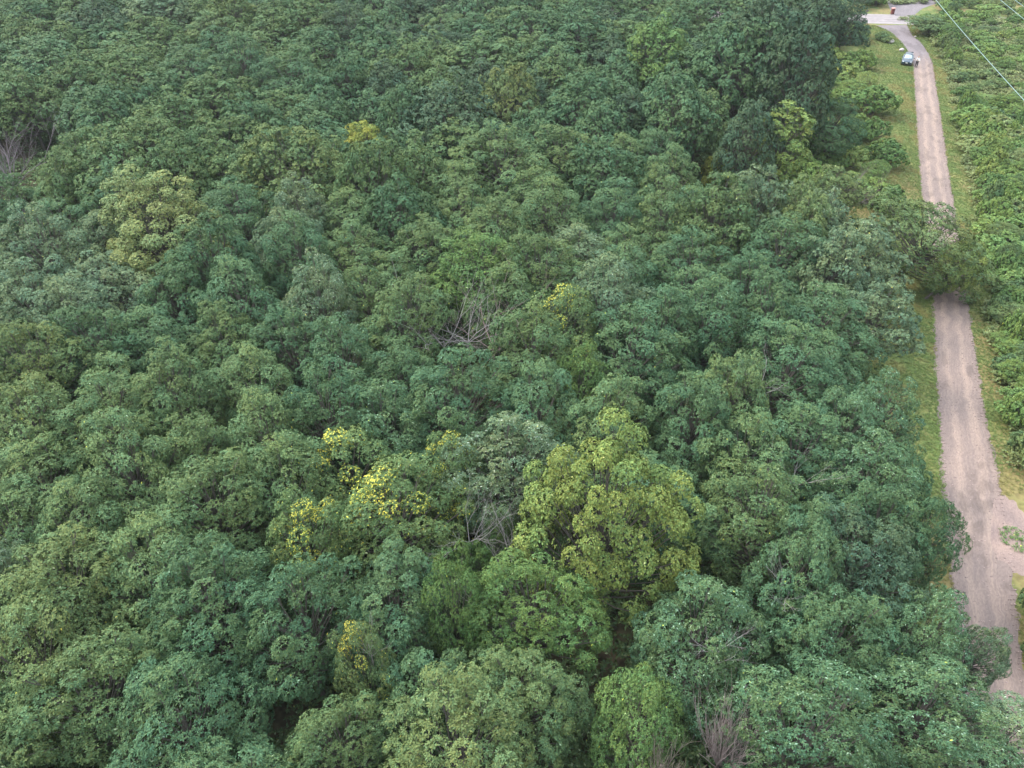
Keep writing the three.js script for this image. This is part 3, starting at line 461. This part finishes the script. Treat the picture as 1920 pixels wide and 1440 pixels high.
// ───────── parked car ─────────
{
  const p = at(1700, 118), road = at(1720, 90).sub(at(1738, 220));
  const car = thing('parked_car', 'dark blue parked car facing the camera on the grass beside the drive', 'car', [p.x, 0.004, p.z], Math.atan2(-road.x, -road.z) - 0.10);
  const paint = new THREE.MeshPhysicalMaterial({ color: new THREE.Color().setRGB(0.03, 0.065, 0.11), roughness: 0.3, metalness: 0.4, clearcoat: 1, clearcoatRoughness: 0.08 }), glass = new THREE.MeshPhysicalMaterial({ color: new THREE.Color().setRGB(0.32, 0.40, 0.46), roughness: 0.04, metalness: 0.7, clearcoat: 1 }), black = std(0.012, 0.012, 0.013, 0.6), lampM = std(0.75, 0.78, 0.8, 0.15), alloy = std(0.5, 0.5, 0.52, 0.35, { metalness: 0.8 });
  // cross-sections along the car (front is +z): [z, half width, bottom, waist, top, top half width]
  const loft = (rows) => { const pos = [], idx = [], prof = ([z, w, b, wa, t, tw]) => [[-w * 0.9, b], [-w, b + 0.12], [-w, wa - 0.08], [-w * 0.97, wa], [-tw, t - 0.05], [-tw * 0.86, t], [0, t + 0.03], [tw * 0.86, t], [tw, t - 0.05], [w * 0.97, wa], [w, wa - 0.08], [w, b + 0.12], [w * 0.9, b]].map(([x, y]) => [x, y, z]); const n = 13;
    rows.forEach((q) => prof(q).forEach((v) => pos.push(...v)));
    for (let i = 0; i + 1 < rows.length; i++) for (let k = 0; k < n; k++) { const a = i * n + k, b = i * n + (k + 1) % n; idx.push(a, b, a + n, b, b + n, a + n); }
    for (let k = 1; k + 1 < n; k++) { idx.push(0, k + 1, k); const e = (rows.length - 1) * n; idx.push(e, e + k, e + k + 1); }
    const g = new THREE.BufferGeometry(); g.setAttribute('position', new THREE.Float32BufferAttribute(pos, 3)); g.setIndex(idx); return toCreasedNormals(g.toNonIndexed(), 0.6); };
  part('body', loft([[-2.18, 0.74, 0.42, 0.85, 0.98, 0.66], [-2.08, 0.86, 0.28, 0.92, 1.05, 0.72], [-1.4, 0.9, 0.2, 0.94, 1.0, 0.74], [0.75, 0.9, 0.2, 0.94, 0.99, 0.76], [1.3, 0.9, 0.2, 0.88, 0.95, 0.76], [1.95, 0.85, 0.25, 0.74, 0.82, 0.66], [2.15, 0.74, 0.32, 0.62, 0.70, 0.56]]), paint, car);
  part('cabin', loft([[-2.0, 0.70, 0.95, 1.0, 1.06, 0.6], [-1.62, 0.75, 0.95, 1.02, 1.42, 0.58], [-1.1, 0.77, 0.95, 1.02, 1.52, 0.6], [-0.1, 0.77, 0.95, 1.02, 1.53, 0.6], [0.25, 0.77, 0.95, 1.0, 1.46, 0.59], [1.05, 0.72, 0.93, 0.97, 0.985, 0.64]]), glass, car);
  part('roof', loft([[-1.68, 0.55, 1.38, 1.40, 1.43, 0.5], [-1.1, 0.6, 1.47, 1.50, 1.55, 0.54], [-0.1, 0.6, 1.48, 1.51, 1.56, 0.54], [0.22, 0.58, 1.43, 1.46, 1.49, 0.53]]), paint, car);
  for (const s of [-1, 1]) {
    part('pillar', limb([V(s * 0.70, 0.97, 1.0), V(s * 0.62, 1.44, 0.24)], [0.04, 0.035], 6), paint, car);
    part('headlight', new RoundedBoxGeometry(0.3, 0.16, 0.14, 2, 0.05).rotateY(s * 0.4).translate(s * 0.62, 0.68, 2.0), lampM, car);
    const mir = part('mirror', new RoundedBoxGeometry(0.2, 0.14, 0.1, 2, 0.04).translate(s * 0.98, 1.05, 0.62), paint, car); void mir;
    for (const z of [-1.3, 1.35]) { const w = part('wheel', new THREE.CylinderGeometry(0.19, 0.19, 0.03, 18).rotateZ(Math.PI / 2).translate(s * 0.90, 0.33, z), alloy, car); part('tyre', new THREE.TorusGeometry(0.25, 0.085, 10, 24).rotateY(Math.PI / 2).scale(1.2, 1, 1).translate(s * 0.81, 0.33, z), black, w); }
  }
  part('grille', new RoundedBoxGeometry(0.85, 0.17, 0.1, 2, 0.03).translate(0, 0.46, 2.12), black, car);
  part('bumper', new RoundedBoxGeometry(1.5, 0.16, 0.2, 3, 0.06).translate(0, 0.32, 2.08), black, car);
  part('number_plate', new RoundedBoxGeometry(0.34, 0.16, 0.03, 1, 0.01).translate(0, 0.54, 2.19), std(0.75, 0.77, 0.8, 0.5), car);
  const wip = []; for (const x of [-0.45, 0.1]) wip.push(limb([V(x, 0.985, 1.08), V(x + 0.4, 1.14, 0.82)], [0.012, 0.008], 4)); part('wiper', mergeGeometries(wip), black, car);
}

// ───────── person beside the car ─────────
{
  function field(bones, lo, size, res, k, mat) { // one continuous skin round tapered bones
    const mc = new MarchingCubes(res, mat, false, false, 60000), f = mc.field, half = size / 2, ab = V(), ap = V(), q = V(), cell = size / res; let n = 0;
    for (let z = 0; z < res; z++) for (let y = 0; y < res; y++) for (let x = 0; x < res; x++) {
      q.set(lo.x + x * cell, lo.y + y * cell, lo.z + z * cell); let s = 0;
      for (const [a, b, ra, rb] of bones) { ab.subVectors(b, a); ap.subVectors(q, a); const t = clamp(ap.dot(ab) / Math.max(1e-9, ab.lengthSq()), 0, 1), d = ap.addScaledVector(ab, -t).length() - lerp(ra, rb, t); s += Math.exp(-d * k); }
      f[n++] = Math.log(s) / k;
    }
    mc.isolation = 0; mc.update();
    const c = mc.count, g = new THREE.BufferGeometry(), p = mc.positionArray.slice(0, c * 3), nm = mc.normalArray.slice(0, c * 3);
    for (let i = 0; i < c; i++) { p[i * 3] = lo.x + (p[i * 3] + 1) * half; p[i * 3 + 1] = lo.y + (p[i * 3 + 1] + 1) * half; p[i * 3 + 2] = lo.z + (p[i * 3 + 2] + 1) * half; }
    g.setAttribute('position', new THREE.BufferAttribute(p, 3)); g.setAttribute('normal', new THREE.BufferAttribute(nm, 3)); return g;
  }
  const p = at(1717, 126.5), o = thing('person', 'standing person in a pale top and dark trousers holding a white controller', 'person', [p.x, 0.02, p.z], Math.atan2(-p.x, -p.z) + 0.35); o.scale.setScalar(1.06);
  const skin = std(0.45, 0.28, 0.2, 0.6), J = { sh: (s) => V(s * 0.19, 1.42, 0), el: (s) => V(s * 0.27, 1.14, 0.10), wr: (s) => V(s * 0.12, 1.20, 0.33), hip: (s) => V(s * 0.10, 0.93, 0), kn: (s) => V(s * 0.12, 0.50, 0.02), an: (s) => V(s * 0.13, 0.08, -0.02) };
  const body = [[V(0, 1.36, 0), V(0, 1.52, 0.01), 0.065, 0.055], [V(0, 1.60, 0.01), V(0, 1.67, 0.0), 0.088, 0.085], [V(0, 1.555, 0.045), V(0, 1.60, 0.05), 0.045, 0.05], [V(0, 1.61, 0.10), V(0, 1.595, 0.115), 0.012, 0.016]];
  for (const s of [-1, 1]) { body.push([J.sh(s), J.el(s), 0.05, 0.042], [J.el(s), J.wr(s), 0.042, 0.028], [V(s * 0.088, 1.61, 0), V(s * 0.095, 1.63, -0.005), 0.012, 0.014], [J.wr(s), V(s * 0.10, 1.22, 0.40), 0.03, 0.034]); for (let k = 0; k < 4; k++) { const y = 1.245 - k * 0.019; body.push([V(s * 0.10, y, 0.42), V(s * 0.085, y, 0.465 - k * 0.006), 0.0095, 0.009], [V(s * 0.085, y, 0.465 - k * 0.006), V(s * 0.055, y, 0.47 - k * 0.006), 0.009, 0.008]); } body.push([V(s * 0.09, 1.245, 0.40), V(s * 0.055, 1.268, 0.43), 0.011, 0.009]); body.push([J.hip(s), J.kn(s), 0.075, 0.05], [J.kn(s), J.an(s), 0.048, 0.036]); }
  body.push([V(0, 0.98, 0), V(0, 1.36, 0), 0.12, 0.13], [J.sh(-1), J.sh(1), 0.05, 0.05]);
  part('body', field(body, V(-0.95, -0.05, -0.9), 1.9, 110, 55, skin), skin, o);
  const top = [[V(0, 0.98, 0), V(0, 1.36, 0.0), 0.15, 0.15], [V(-0.17, 1.39, 0), V(0.17, 1.39, 0), 0.075, 0.075]]; for (const s of [-1, 1]) top.push([J.sh(s), J.el(s), 0.075, 0.065]);
  part('shirt', field(top, V(-0.5, 0.75, -0.5), 1.0, 60, 40, skin), std(0.62, 0.63, 0.66, 0.85), o);
  const legs = [[V(-0.06, 0.96, 0), V(0.06, 0.96, 0), 0.14, 0.14]]; for (const s of [-1, 1]) legs.push([J.hip(s), J.kn(s), 0.098, 0.075], [J.kn(s), J.an(s), 0.072, 0.062]);
  part('trousers', field(legs, V(-0.6, 0.0, -0.6), 1.2, 70, 45, skin), std(0.03, 0.022, 0.028, 0.85), o);
  part('hair', field([[V(0, 1.675, -0.02), V(0, 1.65, -0.04), 0.092, 0.09]], V(-0.2, 1.5, -0.2), 0.4, 40, 60, skin), std(0.10, 0.08, 0.065, 0.7), o);
  for (const s of [-1, 1]) { part('eye', new THREE.SphereGeometry(0.011, 10, 8).translate(s * 0.032, 1.632, 0.083), std(0.05, 0.04, 0.04, 0.3), o); part('shoe', field([[V(s * 0.13, 0.05, -0.04), V(s * 0.14, 0.045, 0.15), 0.05, 0.042]], V(s * 0.13 - 0.2, -0.12, -0.2), 0.42, 34, 60, skin), std(0.05, 0.045, 0.045, 0.7), o); }
  part('mouth', new THREE.SphereGeometry(0.02, 10, 8).scale(1, 0.3, 0.4).translate(0, 1.562, 0.094), std(0.32, 0.13, 0.11, 0.6), o);
  const ctl = thing('remote_controller', 'white remote controller held in front of the person by the drive', 'controller', o.position.toArray(), o.rotation.y), white = std(0.8, 0.8, 0.8, 0.4);
  ctl.scale.setScalar(1.06); part('shell', new RoundedBoxGeometry(0.2, 0.045, 0.12, 3, 0.02).translate(0, 1.215, 0.47), white, ctl);
  part('screen', new RoundedBoxGeometry(0.26, 0.17, 0.012, 2, 0.005).rotateX(-0.6).translate(0, 1.31, 0.52), white, ctl);
  for (const s of [-1, 1]) part('stick', new THREE.CylinderGeometry(0.006, 0.006, 0.03, 8).translate(s * 0.06, 1.25, 0.47), std(0.1, 0.1, 0.1, 0.5), ctl);
}

// ───────── roadside pillar, small post ─────────
{
  const p = at(1672.5, 27), o = thing('roadside_pillar', 'rust-red roadside pillar with a pale cap on the far edge of the concrete road', 'pillar', [p.x, 0, p.z], 0.2), rust = std(0.16, 0.045, 0.035, 0.7);
  part('body', new RoundedBoxGeometry(0.62, 1.05, 0.5, 2, 0.04).translate(0, 0.6, 0), rust, o);
  part('door', new RoundedBoxGeometry(0.5, 0.8, 0.03, 1, 0.01).translate(0, 0.62, 0.255), std(0.12, 0.03, 0.028, 0.7), o);
  part('cap', new RoundedBoxGeometry(0.74, 0.16, 0.62, 2, 0.05).translate(0, 1.2, 0), std(0.62, 0.35, 0.32, 0.7), o);
  part('base', new RoundedBoxGeometry(0.74, 0.12, 0.62, 1, 0.02).translate(0, 0.05, 0), std(0.2, 0.18, 0.18, 0.9), o);
  const q = at(1623, 33), s = thing('road_sign', 'small dark sign post beside the left end of the concrete road', 'sign', [q.x, 0, q.z]), dark = std(0.10, 0.10, 0.11, 0.6);
  part('post', new THREE.CylinderGeometry(0.035, 0.035, 1.3, 8).translate(0, 0.65, 0), dark, s);
  part('panel', new RoundedBoxGeometry(0.5, 0.34, 0.03, 1, 0.01).translate(0, 1.3, 0.03), dark, s);
}

// ───────── overhead cables ─────────
function cable(label, a, b, h, rad) {
  const p = at(a[0], a[1], h), q = at(b[0], b[1], h), d = q.clone().sub(p).normalize(), L = p.distanceTo(q), s0 = -45, s1 = L + 45, pts = [];
  for (let i = 0; i <= 32; i++) { const k = lerp(s0, s1, i / 32); pts.push(p.clone().addScaledVector(d, k).add(V(0, 0.00022 * k * (k - L), 0))); }
  const m = part('overhead_cable', new THREE.TubeGeometry(new THREE.CatmullRomCurve3(pts), 60, rad, 8), std(0.26, 0.40, 0.41, 0.5), scene); tag(m, label, 'cable', 'overhead cables at the upper right');
}
cable('overhead cable, longest one, slanting over the shrubs at the upper right', [1755, 0], [1922, 190], 10, 0.034);
cable('overhead cable, middle one, across the upper right corner', [1876, 0], [1925, 40], 10, 0.03);
cable('overhead cable, shortest one, cutting the extreme upper right corner', [1903, 0], [1925, 16], 10, 0.03);

renderer.render(scene, camera);
